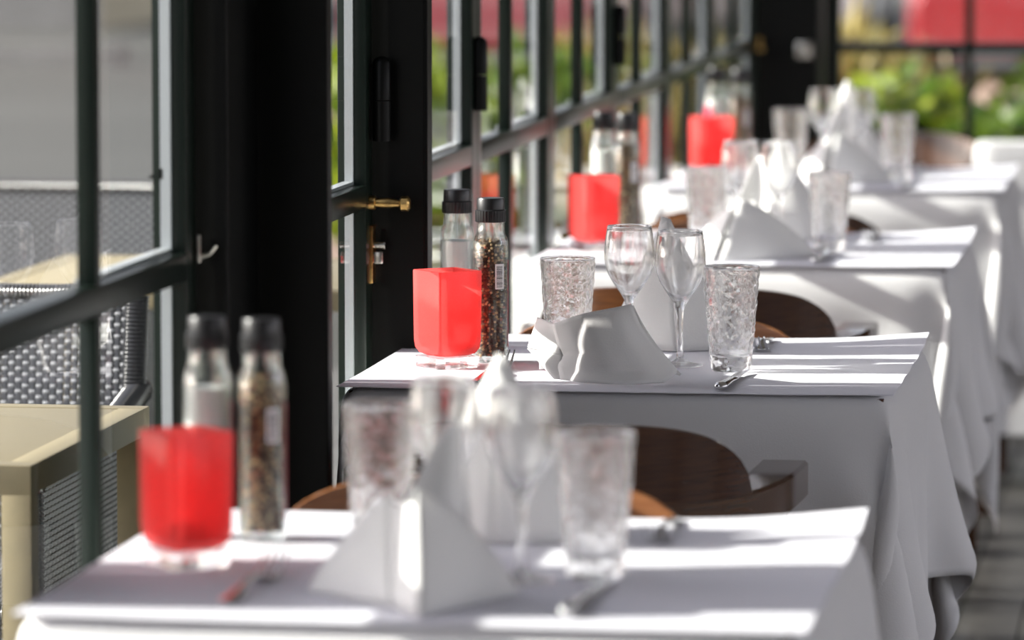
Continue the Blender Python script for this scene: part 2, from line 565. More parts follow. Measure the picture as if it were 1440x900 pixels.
def drape(seed, n_in=16, n_out=14, a=.35, top=.75, wallx=-.366):
    """Settle a square cloth over a table top; returns grid of points (numpy relaxation)."""
    rs = np.random.RandomState(seed)
    h = a / n_in
    N = 2 * (n_in + n_out) + 1
    idx = np.arange(N) - (n_in + n_out)
    gx, gy = np.meshgrid(idx * h, idx * h, indexing='ij')
    P = np.stack([gx, gy, np.full_like(gx, top)], -1)
    pin = (np.abs(gx) <= a + 1e-6) & (np.abs(gy) <= a + 1e-6)
    over = np.maximum(np.abs(gx) - a, 0) + np.maximum(np.abs(gy) - a, 0)
    P[..., 2] -= over * .10
    P += rs.randn(*P.shape) * .0012 * (~pin)[..., None]
    ph = rs.rand(4) * 6
    P[..., 2] += (.010 * np.sin(9 * gy + ph[0]) * (np.abs(gx) > a) + .010 * np.sin(9 * gx + ph[1]) * (np.abs(gy) > a))
    V = np.zeros_like(P)
    w = (~pin).astype(float)
    P0 = P.copy()
    def con(sa, sb, L, k):
        A = P[sa]; B = P[sb]
        d = B - A
        l = np.sqrt((d ** 2).sum(-1)) + 1e-9
        wa, wb = w[sa], w[sb]
        c = k * (l - L) / l / (wa + wb + 1e-9)
        P[sa] += d * (c * wa)[..., None]
        P[sb] -= d * (c * wb)[..., None]
    S = slice
    cons = []
    for off in (0, 1):
        na = (N - 1 - off) // 2
        cons.append(((S(off, off + 2 * na, 2), S(None)), (S(off + 1, off + 1 + 2 * na, 2), S(None)), h, 1.))
        cons.append(((S(None), S(off, off + 2 * na, 2)), (S(None), S(off + 1, off + 1 + 2 * na, 2)), h, 1.))
        cons.append(((S(off, off + 2 * na, 2), S(0, N - 1)), (S(off + 1, off + 1 + 2 * na, 2), S(1, N)), h * 2 ** .5, .35))
        cons.append(((S(off, off + 2 * na, 2), S(1, N)), (S(off + 1, off + 1 + 2 * na, 2), S(0, N - 1)), h * 2 ** .5, .35))
    for off in range(4):
        i0 = np.arange(off, N - 2, 4)
        cons.append(((i0, S(None)), (i0 + 2, S(None)), 2 * h, .30))
        cons.append(((S(None), i0), (S(None), i0 + 2), 2 * h, .30))
    for off in range(8):
        i0 = np.arange(off, N - 4, 8)
        cons.append(((i0, S(None)), (i0 + 4, S(None)), 4 * h, .10))
        cons.append(((S(None), i0), (S(None), i0 + 4), 4 * h, .10))
    dt = 1 / 60
    for it in range(230):
        prev = P.copy()
        V[..., 2] -= 9.8 * dt * w
        V *= .97 if it < 150 else .88
        P += V * dt * w[..., None]
        for _ in range(7):
            for c in cons: con(*c)
            # keep out of the table and off the window
            inx = np.abs(P[..., 0]) < a + .002
            iny = np.abs(P[..., 1]) < a + .002
            ins = inx & iny & (~pin) & (P[..., 2] < top)
            dx = a + .002 - np.abs(P[..., 0])
            dy = a + .002 - np.abs(P[..., 1])
            sx = ins & (dx < dy)
            sy = ins & ~(dx < dy)
            P[..., 0] = np.where(sx, np.sign(P[..., 0]) * (a + .002), P[..., 0])
            P[..., 1] = np.where(sy, np.sign(P[..., 1]) * (a + .002), P[..., 1])
            P[..., 0] = np.maximum(P[..., 0], wallx)
            P[pin] = P0[pin]
        V = (P - prev) / dt
    return P

def cloth_mesh(P, name, flip=False):
    me_mb = MB()
    g = P.copy()
    if flip:
        g[..., 1] *= -1
        g = g[:, ::-1]
    me_mb.grid([[tuple(p) for p in row] for row in g])
    me = me_mb.mesh(name, 'linen', True, 180)
    return me

CL1, CL2 = drape(3), drape(11)
cl_meshes = [cloth_mesh(CL1, 'tablecloth'), cloth_mesh(CL2, 'tablecloth'), cloth_mesh(CL1, 'tablecloth', True), cloth_mesh(CL2, 'tablecloth', True)]

def topper_mesh(seed):
    """flat square overlay whose corners lift or droop a little"""
    r = random.Random(seed)
    n = 40
    s = .358
    curl = {(1, 1): .010 + .004 * r.random(), (1, -1): .0012, (-1, 1): .002, (-1, -1): .0015}
    up, dn = [], []
    for i in range(n + 1):
        ru, rd = [], []
        for j in range(n + 1):
            x = -s + 2 * s * i / n
            y = -s + 2 * s * j / n
            z = .0006 * noise.noise((x * 7, y * 7, seed * 3.1))
            z = abs(z)
            for (cx, cy_), c in curl.items():
                d = math.hypot(x - cx * s, y - cy_ * s)
                z += c * max(0, 1 - d / .24) ** 2
            z += .0012 * smoothstep((x - .22) / .14) * (1 + math.sin(y * 40 + seed))
            ru.append((x, y, z + .0009))
            rd.append((x, y, z))
        up.append(ru)
        dn.append(rd)
    m = MB().grid(up)
    m.grid([list(reversed(row)) for row in dn])
    k = (n + 1) ** 2
    def U(i, j): return i * (n + 1) + j
    def D(i, j): return k + i * (n + 1) + (n - j)
    for i in range(n):
        m.f += [(U(i, 0), D(i, 0), D(i + 1, 0), U(i + 1, 0)), (U(i, n), U(i + 1, n), D(i + 1, n), D(i, n)),
                (U(0, i), U(0, i + 1), D(0, i + 1), D(0, i)), (U(n, i), D(n, i), D(n, i + 1), U(n, i + 1))]
    return m.mesh('table_topper', 'topper', True, 50)

tp_meshes = [topper_mesh(i) for i in range(4)]
tb0 = thing('dining_table', (TABLES[0][1], TABLES[0][2], 0), 0, 'x', 'table', 'dining tables in a row along the windows')
MB().box(-.345, .345, -.345, .345, .722, .7475, .004).build('tabletop', 'wood', tb0)
for sx in (-1, 1):
    for sy in (-1, 1):
        MB().box(sx * .29 - .02, sx * .29 + .02, sy * .29 - .02, sy * .29 + .02, 0, .722, .003).build('leg', 'wood', tb0)
for i, (nm, x, y) in enumerate(TABLES):
    lab = 'square wooden dining table hidden under the white cloth, %s in the row' % nm
    if i == 0: tb0['label'] = lab
    else: dup(tb0, (x, y, 0), 0, lab)
    o = bpy.data.objects.new('tablecloth', cl_meshes[i])
    COL.objects.link(o)
    o.location = (x, y, 0)
    md = o.modifiers.new('s', 'SUBSURF'); md.levels = 1; md.render_levels = 1
    md = o.modifiers.new('t', 'SOLIDIFY'); md.thickness = .0009; md.offset = -1
    tag(o, 'white linen tablecloth hanging in folds from the %s table of the window row' % nm, 'tablecloth', 'white tablecloths')
    t = bpy.data.objects.new('table_topper', tp_meshes[i])
    COL.objects.link(t)
    t.location = (x, y, .7516)
    tag(t, 'flat white square overlay laid on top of the %s table of the window row' % nm, 'table linen', 'white table overlays')
IZ = .7530     # objects stand here

# ------------------------------------------------------------------ red candle holder
def rrect(hx, r, n=4):
    pts = []
    for q, (sx, sy) in enumerate(((1, 1), (-1, 1), (-1, -1), (1, -1))):
        for k in range(n + 1):
            a = (q + k / n) * PI / 2
            pts.append((sx * (hx - r) + r * math.cos(a), sy * (hx - r) + r * math.sin(a)))
    return pts

def square_shell(prof):
    """prof: list of (half side, corner radius, z); first and last are capped"""
    return MB().sweep([[(x, y, z) for x, y in rrect(h, r)] for h, r, z in prof])

def make_candle():
    t = thing('candle_holder')
    cup = square_shell([(.016, .010, .0150), (.024, .012, .0158), (.030, .010, .019), (.0328, .006, .026), (.0335, .004, .036), (.0340, .003, .128), (.0335, .003, .1295),
                        (.0305, .003, .1295), (.0300, .003, .125), (.0292, .004, .036), (.026, .006, .026), (.018, .008, .0215)])
    cup.build('cup', 'red', t, angle=35)
    MB().sweep([[(x, y, z) for x, y in rrect(h, r, 1)] for h, r, z in [(.0330, .008, 0), (.0342, .009, .0015), (.0342, .009, .0135), (.0338, .006, .0147)]]).build('base', 'glass', t, angle=25, label='thick clear glass base')
    MB().lathe([(0, .0225), (.0185, .0225), (.019, .024), (.019, .037), (.018, .0385), (0, .038)], 24).build('tealight', 'wax', t)
    return t

# ------------------------------------------------------------------ grinders
BR = .0236
def make_grinder(kind):
    t = thing(kind + '_grinder')
    outer = [(0, 0), (.021, 0), (.0230, .0015), (BR, .005), (BR, .160), (.0222, .168), (.0195, .173), (.0186, .178), (.0186, .189)]
    inner = [(.0164, .189), (.0164, .176), (.0180, .171), (.0205, .163), (.0216, .156), (.0216, .012), (.020, .009), (0, .0085)]
    MB().lathe(outer + inner, 40).build('bottle', 'bottle', t, angle=50)
    if kind == 'pepper':
        r = random.Random(5)
        core = MB().lathe([(0, .0092), (.0192, .0098), (.0192, .154), (.017, .163), (0, .164)], 24)
        m = MB()
        bm = bmesh.new()
        bmesh.ops.create_icosphere(bm, subdivisions=1, radius=1)
        bm.verts.index_update()
        sv = [v.co.copy() for v in bm.verts]
        sf = [[v.index for v in f.verts] for f in bm.faces]
        bm.free()
        z = .011
        while z < .160:
            rr = .0192 if z < .150 else .0192 - (z - .150) * .15
            k = int(2 * PI * rr / .0043)
            a0 = r.random() * 6
            for q in range(k):
                a = a0 + 2 * PI * q / k + r.uniform(-.06, .06)
                s = r.uniform(.0017, .0024)
                c = Vector(((rr) * math.cos(a), (rr) * math.sin(a), z + r.uniform(-.0012, .0012)))
                m.add([c + v * s for v in sv], sf)
            z += .0040
        for q in range(40):
            a, d = r.random() * 6.28, r.random() ** .5 * .016
            c = Vector((d * math.cos(a), d * math.sin(a), .163 + r.uniform(-.001, .0016)))
            m.add([c + v * .0021 for v in sv], sf)
        g = m.build('peppercorns', 'pepper', t, kind='stuff')
        core.build('pepper_dust', 'stem', g)
    else:
        MB().lathe([(0, .0092), (.0205, .0096), (.0208, .012), (.0208, .148), (.0202, .151), (.010, .1525), (0, .1522)], 32).build('salt', 'salt', t)
    cap = MB()
    def rib(k, a, r_, z): return .00035 * math.cos(30 * a)
    cap.lathe([(0, .1895), (.0200, .1895), (.0206, .1905), (.0206, .205)], 120, fn=rib)
    cap.lathe([(.0206, .205), (.0199, .2055), (.0190, .2065)], 120)
    cap.lathe([(.0190, .2065), (.0186, .220), (.0178, .2218), (0, .2222)], 60)
    cap.build('cap', 'cap', t, angle=50)
    def patch(a0, a1, z0, z1, r, n=10):
        g = [[(r * math.cos(a0 + (a1 - a0) * i / n), r * math.sin(a0 + (a1 - a0) * i / n), z) for i in range(n + 1)] for z in (z0, z1)]
        g2 = [[(p[0] * (r - .0002) / r, p[1] * (r - .0002) / r, p[2]) for p in row] for row in g]
        m = MB().sweep([[g[0][i], g[1][i], g2[1][i], g2[0][i]] for i in range(n + 1)])
        return m
    # label wraps the far right side; the barcode sits at its near edge (turned by the caller)
    lab = patch(-.20, .75, .020, .138, BR + .0004).build('label', 'label_red', t, label='dark red paper label')
    if kind == 'pepper':
        bc = patch(-1.30, -.72, .100, .134, BR + .0004).build('barcode', 'label_white', t, smooth=True, label='small white barcode sticker')
        st = MB()
        z = .1025
        r = random.Random(2)
        while z < .131:
            wd = r.choice((.0005, .0008, .0012))
            p = patch(-1.22, -.84, z, z + wd, BR + .0006, 5)
            st.add(p.v, p.f)
            z += wd + r.choice((.0006, .0008, .0012))
        st.build('bars', 'print', bc)
    return t

# ------------------------------------------------------------------ glasses
def make_tumbler():
    H = .139
    n = 132
    prof = []
    def R(z): return .0262 + (.0378 - .0262) * (z / H) ** .9
    zs = [.0035 + (H - .005) * k / 64 for k in range(65)]
    po = [(0, .0012), (.016, .0010), (.0235, 0), (.0255, .0010)] + [(R(z), z) for z in zs] + [(R(H) - .0006, H), (R(H) - .0018, H - .0002)]
    zi = [H - .004 - (H - .004 - .026) * k / 40 for k in range(41)]
    pi_ = [(R(z) - .0026, z) for z in zi] + [(R(.026) - .004, .0225), (.016, .0195), (.008, .0188), (0, .0186)]
    prof = po + pi_
    no = len(po)
    def fn(k, a, r, z):
        if k < 4 or k >= no - 2: return 0
        if k < no:
            if z > .129: wgt = max(0, 1 - (z - .129) / .007)
            elif z < .024: wgt = .35
            else: wgt = 1
            p = Vector((math.cos(a) * r, math.sin(a) * r, z)) * 122
            d = noise.voronoi(p)[0][0]
            return wgt * (.0034 * (d - .5))
        return 0
    t = thing('tumbler')
    MB().lathe(prof, n, fn=fn).build('glass_body', 'glass', t, angle=180)
    return t

def make_wine():
    t = thing('wine_glass')
    foot = [(0, .0), (.020, .0), (.0295, .0004), (.0310, .0014), (.0300, .0026), (.020, .0042), (.010, .0066), (.0055, .011), (.0041, .020),
            (.0036, .040), (.0038, .062), (.0050, .074), (.0078, .083), (.0135, .092), (.0215, .103), (.0285, .115), (.0328, .127), (.0345, .138),
            (.0343, .149), (.0328, .163), (.0310, .175), (.0300, .1815), (.0295, .182)]
    inn = [(.0289, .1815), (.0299, .175), (.0317, .163), (.0331, .149), (.0333, .138), (.0316, .127), (.0273, .1155), (.0203, .1040), (.0120, .0945), (.006, .0900), (0, .0888)]
    prof = foot + inn
    # densify with smooth interpolation
    MB().lathe(prof, 56).build('glass_body', 'glass', t, angle=180)
    return t

# ------------------------------------------------------------------ cutlery (lies along +y, head at +y, origin at the middle)
def flat_sec(x, y, z, hw, ht, n=10):
    return [(x + hw * math.cos(2 * PI * k / n), y, z + ht * math.sin(2 * PI * k / n)) for k in range(n)]

def make_fork():
    t = thing('fork')
    prof = [(-.100, .0035, .0030, .0012), (-.097, .0034, .0075, .0016), (-.085, .0036, .0088, .0018), (-.060, .0050, .0072, .0019), (-.03, .0085, .0046, .0021), (0, .0115, .0036, .0023),
            (.020, .0100, .0036, .0022), (.032, .0060, .0060, .0016), (.040, .0035, .0110, .0011), (.048, .0025, .0128, .0010), (.054, .0030, .0130, .0010)]
    MB().sweep([flat_sec(0, y, z, hw, ht) for y, z, hw, ht in prof]).build('handle', 'steel', t, angle=60)
    for k in range(4):
        x = -.0108 + k * .0072
        ln = .048 if k in (1, 2) else .046
        pts = []
        for q in range(9):
            u = q / 8
            pts.append(((x + (0 if 1 else 0) * u), .0525 + ln * u, .0030 + .0215 * u ** 1.35))
        MB().sweep([flat_sec(p[0], p[1], p[2], .0021 - .0010 * (i / 8), .0010, 8) for i, p in enumerate(pts)]).build('tine', 'steel', t, angle=60)
    return t

def make_knife():
    t = thing('knife')
    h = [(-.110, .0065, .003, .002), (-.107, .0065, .0080, .0045), (-.095, .0065, .0088, .0055), (-.06, .0062, .0074, .0050), (-.03, .0058, .0058, .0042), (-.012, .0055, .0060, .0040), (-.006, .0052, .0075, .0040), (-.001, .005, .0060, .0030)]
    MB().sweep([flat_sec(0, y, z, hw, ht, 14) for y, z, hw, ht in h]).build('handle', 'steel', t, angle=60)
    bl = []
    for q in range(15):
        u = q / 14
        y = -.003 + .115 * u
        w0 = -.0052 - .0035 * math.sin(min(1, u * 1.15) * PI * .9)
        w1 = .0056 - .001 * u
        if u > .8: w0 = w0 + (w1 - w0) * ((u - .8) / .2) ** 1.6 * .97
        bl.append([(w0, y, .0045), (w1 - .001, y, .0052), (w1, y, .0048), (w1 - .001, y, .0040)])
    MB().sweep(bl).build('blade', 'steel', t, angle=40)
    return t

# ------------------------------------------------------------------ napkins
def sheet(mb, bl, br, tl, tr, bulge=0, n=14, bow=(0, -1, 0), top_sag=0):
    """curved quad sheet between four corners, bulging along `bow`"""
    bl, br, tl, tr = map(Vector, (bl, br, tl, tr))
    bow = Vector(bow)
    g = []
    for i in range(n + 1):
        v = i / n
        row = []
        for j in range(n + 1):
            u = j / n
            p = (bl * (1 - u) + br * u) * (1 - v) + (tl * (1 - u) + tr * u) * v
            p = p + bow * bulge * math.sin(PI * u) * math.sin(PI * (.15 + .85 * v) if v < 1 else PI)
            p.z -= top_sag * v * 4 * u * (1 - u)
            row.append(p)
        g.append(row)
    mb.grid(g)

def fin_napkin(mb, loc, rz, label, t=.0022):
    o = mb.build('napkin', 'napkin', None, angle=50)
    md = o.modifiers.new('t', 'SOLIDIFY'); md.thickness = t; md.offset = 0
    o.location = loc
    o.rotation_euler = (0, 0, rz)
    return tag(o, label, 'napkin', 'folded white napkins')

def pyramid_napkin(w=.105, d=.10, hf=.105, h=.158, gap=.010, lean=.0, open_=True, steep=.30):
    """folded pyramid: two front wings with a slit between them, a tall pointed leaf behind"""
    m = MB()
    L, R, Bk = (-w, .02, 0), (w, .02, 0), (0, d * .75, 0)
    FL, FR = (-gap, -d + (.058 if steep > .5 else 0), 0), (gap, -d - (.006 if steep > .5 else -.004), 0)
    TL, TR = (-gap * 1.2, -d * steep + (.046 if steep > .5 else 0), hf * .93), (gap * .7, -d * (steep + .04), hf)
    if open_:
        sheet(m, L, FL, (-w * .93, .012, .014), TL, .014, bow=(-.5, -.7, .2), top_sag=-.006)
        sheet(m, FR, R, TR, (w * .86, .016, .022), .012, bow=(.5, -.7, .2), top_sag=-.010)
        if steep > .5: sheet(m, FL, FR, Vector(TL) - Vector((0, 0, .012)), Vector(TR) - Vector((0, 0, .012)), .003, bow=(0, 1, 0), n=6)
    else:
        sheet(m, L, (0, -d, 0), (-w * .93, .012, .014), TR, .010, bow=(-.5, -.7, .2))
        sheet(m, (0, -d, 0), R, TR, (w * .86, .016, .022), .010, bow=(.5, -.7, .2))
    ap = Vector((.012 + lean, d * .12, h))
    if open_:                      # narrow upright leaf, the back folds stay low
        sheet(m, (-.050 + lean * .4, .006, .03), (.046 + lean * .4, .010, .03), ap + Vector((-.006, 0, -.004)), ap + Vector((.006, 0, 0)), .016, bow=(0, 1, 0))
        sheet(m, L, Bk, (-w * .90, .014, .014), Vector(TL) + Vector((-.004, d * .30, -.004)), .012, bow=(-.5, .6, .2))
        sheet(m, Bk, R, Vector(TR) + Vector((.004, d * .30, -.004)), (w * .84, .018, .022), .012, bow=(.5, .6, .2))
    else:
        sheet(m, (-w * .62, .018, .012), (w * .60, .018, .012), ap + Vector((-.006, 0, -.004)), ap + Vector((.006, 0, 0)), .022, bow=(0, 1, 0))
        sheet(m, L, Bk, ap + Vector((-.006, .010, -.012)), ap + Vector((0, .012, -.006)), .012, bow=(-.6, .6, 0))
        sheet(m, Bk, R, ap + Vector((0, .012, -.006)), ap + Vector((.008, .010, -.012)), .012, bow=(.6, .6, 0))
    return m

def low_napkin():
    """slumped fold on the second table: broad bellied front, peak at the right, lit flap at the left"""
    m = MB()
    bot = [(-.107, -.128, 0), (-.075, -.155, 0), (-.038, -.165, 0), (-.002, -.160, 0), (.028, -.135, 0)]
    top = [(-.121, -.105, .070), (-.100, -.125, .079), (-.078, -.135, .087), (-.038, -.130, .095), (-.017, -.120, .099)]
    rgt = [(.028, -.135, 0), (.043, -.105, .010), (.020, -.105, .037), (.002, -.110, .058), (-.008, -.115, .075), (-.017, -.120, .099)]
    lft = [(-.107, -.128, 0), (-.112, -.120, .016), (-.108, -.110, .030), (-.116, -.107, .050), (-.121, -.105, .070)]
    def poly(pts, u):
        x = u * (len(pts) - 1); i = min(int(x), len(pts) - 2); q = x - i
        return Vector(pts[i]) * (1 - q) + Vector(pts[i + 1]) * q
    n = 18
    g = []
    for i in range(n + 1):
        v = i / n
        row = []
        for j in range(n + 1):
            u = j / n
            p = poly(bot, u) * (1 - v) + poly(top, u) * v + poly(lft, v) * (1 - u) + poly(rgt, v) * u
            p -= (Vector(bot[0]) * (1 - u) * (1 - v) + Vector(bot[-1]) * u * (1 - v) + Vector(top[0]) * (1 - u) * v + Vector(top[-1]) * u * v)
            p += Vector((0, -.012, .002)) * math.sin(PI * u) * math.sin(PI * v)
            row.append(p)
        g.append(row)
    m.grid(g)
    # lit flap on the left, its shaded underside fold, and the back of the fold
    sheet(m, (-.157, -.085, .037), (-.106, -.114, .029), (-.150, -.040, .072), (-.119, -.102, .070), .004, bow=(-.5, -.5, .5))
    sheet(m, (-.118, -.115, .001), (-.107, -.126, .0), (-.157, -.087, .036), (-.108, -.114, .030), .004, bow=(-.6, -.6, 0))
    sheet(m, (-.035, .085, 0), (-.115, .100, 0), (-.017, -.117, .098), (-.121, -.100, .069), .012, bow=(0, 1, .4))
    sheet(m, (.045, -.100, .006), (-.034, .085, 0), (.002, -.108, .058), (-.016, -.116, .097), .004, bow=(1, .4, 0))
    sheet(m, (-.115, .098, 0), (-.150, -.020, .002), (-.121, -.098, .068), (-.148, -.042, .070), .004, bow=(-1, .3, 0))
    return m

# ------------------------------------------------------------------ lay the tables
candle0, salt0, pepper0 = make_candle(), make_grinder('salt'), make_grinder('pepper')
tum0, wine0, fork0, knife0 = make_tumbler(), make_wine(), make_fork(), make_knife()
cats = {'candle_holder': 'candle holder', 'salt_grinder': 'grinder', 'pepper_grinder': 'grinder', 'tumbler': 'glass', 'wine_glass': 'glass', 'fork': 'fork', 'knife': 'knife'}
groups = {'candle_holder': 'red candle holders', 'salt_grinder': 'salt grinders', 'pepper_grinder': 'pepper grinders', 'tumbler': 'dimpled water tumblers', 'wine_glass': 'stemmed wine glasses', 'fork': 'steel forks', 'knife': 'steel knives'}
used = set()
def place(proto, x, y, label, rz=0, z=IZ):
    k = proto.name.split('.')[0]
    if k in used: o = dup(proto, (x, y, z), rz)
    else:
        used.add(k)
        o = proto
        o.location = (x, y, z)
        o.rotation_euler = (0, 0, rz)
    return tag(o, label, cats[k], groups[k])

SETS = {
    'nearest': dict(candle=(-.991, 4.517), salt=(-1.010, 4.704), pepper=(-.952, 4.690), tl=(-.832, 4.688), tr=(-.591, 4.488), wa=(-.742, 4.535), wb=(-.656, 4.455),
                    ff=(-.897, 4.37), fk=(-.578, 4.345), bf=(-.560, 4.785)),
    'second': dict(candle=(-1.035, 6.347), salt=(-1.058, 6.572), pepper=(-.987, 6.415), tl=(-.888, 6.457), tr=(-.655, 6.353), wa=(-.806, 6.474), wb=(-.728, 6.397),
                   ff=(-.958, 6.235), fk=(-.637, 6.205), bf=(-.642, 6.660)),
    'third': dict(candle=(-1.096, 8.297), salt=(-1.123, 8.637), pepper=(-1.074, 8.590), tl=(-.910, 8.397), tr=(-.688, 8.313), wa=(-.856, 8.458), wb=(-.786, 8.447),
                  ff=None, fk=(-.684, 8.165), bf=(-.634, 8.590)),
    'farthest': dict(candle=(-1.095, 10.205), salt=(-1.119, 10.520), pepper=(-1.059, 10.440), tl=(-.942, 10.362), tr=(-.701, 10.193), wa=(-.869, 10.369), wb=(-.793, 10.380),
                     ff=None, fk=(-.668, 10.03), bf=(-.665, 10.44)),
}
deg = math.radians
for nm, s in SETS.items():
    T = 'on the %s table' % nm
    place(candle0, *s['candle'], 'square red glass candle holder with thick clear base %s' % T, deg(42 if nm != 'third' else 38))
    place(salt0, *s['salt'], 'clear glass salt grinder with black cap behind the red holder %s' % T, deg(205 if nm == 'farthest' else 5))
    place(pepper0, *s['pepper'], 'glass pepper grinder of mixed peppercorns with black cap %s' % T, deg(8))
    place(tum0, *s['tl'], 'dimpled glass water tumbler left of the wine glasses %s' % T, deg(20))
    place(tum0, *s['tr'], 'dimpled glass water tumbler right of the wine glasses %s' % T, deg(130))
    place(wine0, *s['wa'], 'empty stemmed wine glass, left one of the pair %s' % T)
    place(wine0, *s['wb'], 'empty stemmed wine glass, right one of the pair %s' % T)
    if s['ff']: place(fork0, *s['ff'], 'steel fork at the near left place %s, tines pointing away' % T, deg(-3))
    place(knife0, *s['fk'], 'steel knife at the near right place %s' % T, deg(-3))
    place(fork0, *s['bf'], 'steel fork at the far right place %s, tines towards the viewer' % T, deg(180))

fin_napkin(pyramid_napkin(.098, .125, .112, .160, .014, steep=.80, lean=.024), (-.741, 4.345, IZ + .001), deg(6), 'white napkin folded to a pyramid with open slit, front of the nearest table')
fin_napkin(pyramid_napkin(.105, .095, .12, .183, .004, open_=False), (-.705, 4.76, IZ + .001), deg(180 - 12), 'white napkin peak at the far side of the nearest table, behind its wine glasses')
fin_napkin(low_napkin(), (-.75, 6.30, IZ + .0035), 0, 'white napkin slumped into a broad fold at the front of the second table', .003)
fin_napkin(pyramid_napkin(.100, .090, .12, .182, .004, open_=False), (-.765, 6.645, IZ + .001), deg(180 + 10), 'white napkin peak at the far side of the second table, behind its wine glasses')
fin_napkin(pyramid_napkin(.120, .13, .100, .172, .006, .0), (-.815, 8.19, IZ + .001), deg(-20), 'white napkin pyramid at the front of the third table, one side bright')
fin_napkin(pyramid_napkin(.095, .090, .12, .175, .004, open_=False), (-.785, 8.60, IZ + .001), deg(180 - 6), 'white napkin peak at the far side of the third table, behind its wine glasses')
fin_napkin(pyramid_napkin(.115, .10, .105, .178, .008), (-.815, 10.10, IZ + .001), deg(-16), 'white napkin pyramid at the front of the farthest table')
fin_napkin(pyramid_napkin(.095, .085, .12, .195, .004, open_=False), (-.815, 10.50, IZ + .001), deg(180 - 8), 'white napkin peak at the far side of the farthest table')

# ------------------------------------------------------------------ dining chairs
def arc(cx, cy_, r, a): return (cx + r * math.sin(a), cy_ - r * math.cos(a))

def make_armchair():
    """bentwood tub chair facing +y: horseshoe arm rail, low curved back panel on it"""
    t = thing('dining_chair')
    path = []
    for k in range(29):
        a = deg(-90 + 180 * k / 28)
        path.append((arc(0, 0, .262, a), a))
    pts = [((-.266, .105), deg(-90)), ((-.265, .06), deg(-90))] + path + [((.265, .06), deg(90)), ((.266, .105), deg(90))]
    secs = []
    for i, ((x, y), a) in enumerate(pts):
        nx, ny = math.sin(a), -math.cos(a)
        e = min(1, max(0, (abs(a) - deg(52)) / deg(38)))
        e = smoothstep(e)
        zt = .676 + .010 * e
        zb = .630 + .010 * e
        wi = .012 + .030 * e
        wo = .010 + .008 * e
        secs.append([(x + nx * wo, y + ny * wo, zb + .004), (x + nx * wo, y + ny * wo, zt - .004), (x + nx * (wo - .004), y + ny * (wo - .004), zt),
                     (x - nx * (wi - .004), y - ny * (wi - .004), zt), (x - nx * wi, y - ny * wi, zt - .004), (x - nx * wi, y - ny * wi, zb + .004), (x - nx * (wi - .004), y - ny * (wi - .004), zb), (x + nx * (wo - .004), y + ny * (wo - .004), zb)])
    MB().sweep(secs).build('arm_rail', 'wood', t)
    secs = []
    am = deg(62)
    for k in range(41):
        a = -am + 2 * am * k / 40
        u = abs(a) / am
        zt = .662 + .106 * (max(0, 1 - u ** 3.2)) ** .55 + .003
        out = .010 * (zt - .69) / .09
        s_ = []
        for r, z in ((.271, .668), (.272 + out, zt - .002), (.268 + out, zt), (.262 + out, zt - .002), (.262, .668)):
            x, y = arc(0, 0, r, a)
            s_.append((x, y, z))
        secs.append(s_)
    MB().sweep(secs).build('backrest', 'wood', t)
    MB().lathe([(0, .440), (.19, .440), (.212, .446), (.215, .455), (.210, .465), (.18, .467), (0, .460)], 40).build('seat', 'wood2', t)
    for sx in (-1, 1):
        MB().tube([(sx * .275, .075, 0), (sx * .255, .07, .42), (sx * .245, .055, .56), (sx * .248, .05, .655)], [.014, .018, .018, .016], 12).build('leg', 'wood', t)
        MB().tube([(sx * .215, -.215, 0), (sx * .19, -.175, .42), (sx * .178, -.178, .655)], [.014, .018, .015], 12).build('leg', 'wood', t)
    MB().lathe([(.185, .405), (.200, .405), (.200, .441), (.185, .441)], 40, close=True).build('seat_ring', 'wood', t)
    return t

def make_sidechair():
    """armless chair facing +y with a low curved veneer back"""
    t = thing('dining_chair')
    secs = []
    hw = .245
    for k in range(33):
        u = -1 + 2 * k / 32
        x = hw * u
        y = -.232 + .052 * u * u
        zt = .655 + .115 * (max(0, 1 - abs(u) ** 4)) ** .5
        secs.append([(x, y + .006, .60), (x, y - .002, zt - .002), (x, y - .006, zt), (x, y - .012, zt - .002), (x, y - .006, .60)])
    MB().sweep(secs).build('backrest', 'wood2', t)
    MB().lathe([(0, .398), (.17, .398), (.188, .403), (.190, .410), (.186, .418), (.16, .420), (0, .414)], 36).build('seat', 'wood2', t)
    for sx in (-1, 1):
        MB().tube([(sx * .165, .165, 0), (sx * .140, .125, .402)], [.013, .017], 12).build('leg', 'wood', t)
        MB().tube([(sx * .175, -.240, 0), (sx * .148, -.150, .40), (sx * .150, -.215, .64), (sx * .150, -.219, .68)], [.013, .018, .013, .008], 12).build('leg', 'wood', t)
    return t

GCH = 'wooden dining chairs along the window row'
arm0 = make_armchair()
def put_chair(p, x, y, rz, label, first):
    o = p if first else dup(p, (x, y, 0), rz)
    o.location = (x, y, 0)
    o.rotation_euler = (0, 0, rz)
    tag(o, label, 'chair', GCH)
    return o
put_chair(arm0, -.800, 5.838, 0, 'dark brown bentwood armchair with curved back at the near side of the second table', True)
put_chair(arm0, -.845, 7.65, 0, 'dark brown bentwood armchair at the near side of the third table', False)
put_chair(arm0, -.885, 9.325, 0, 'dark brown bentwood armchair standing before the farthest table', False)
side0 = make_sidechair()
put_chair(side0, -.785, 4.86, PI, 'brown chair with glossy curved back at the far side of the nearest table', True)
put_chair(side0, -.825, 6.715, PI, 'brown chair with low curved back at the far side of the second table', False)
put_chair(side0, -.870, 8.625, PI, 'brown chair with low curved back at the far side of the third table', False)
put_chair(arm0, -.80, 11.42, PI, 'dark brown chair in front of the end window behind the farthest table', False)

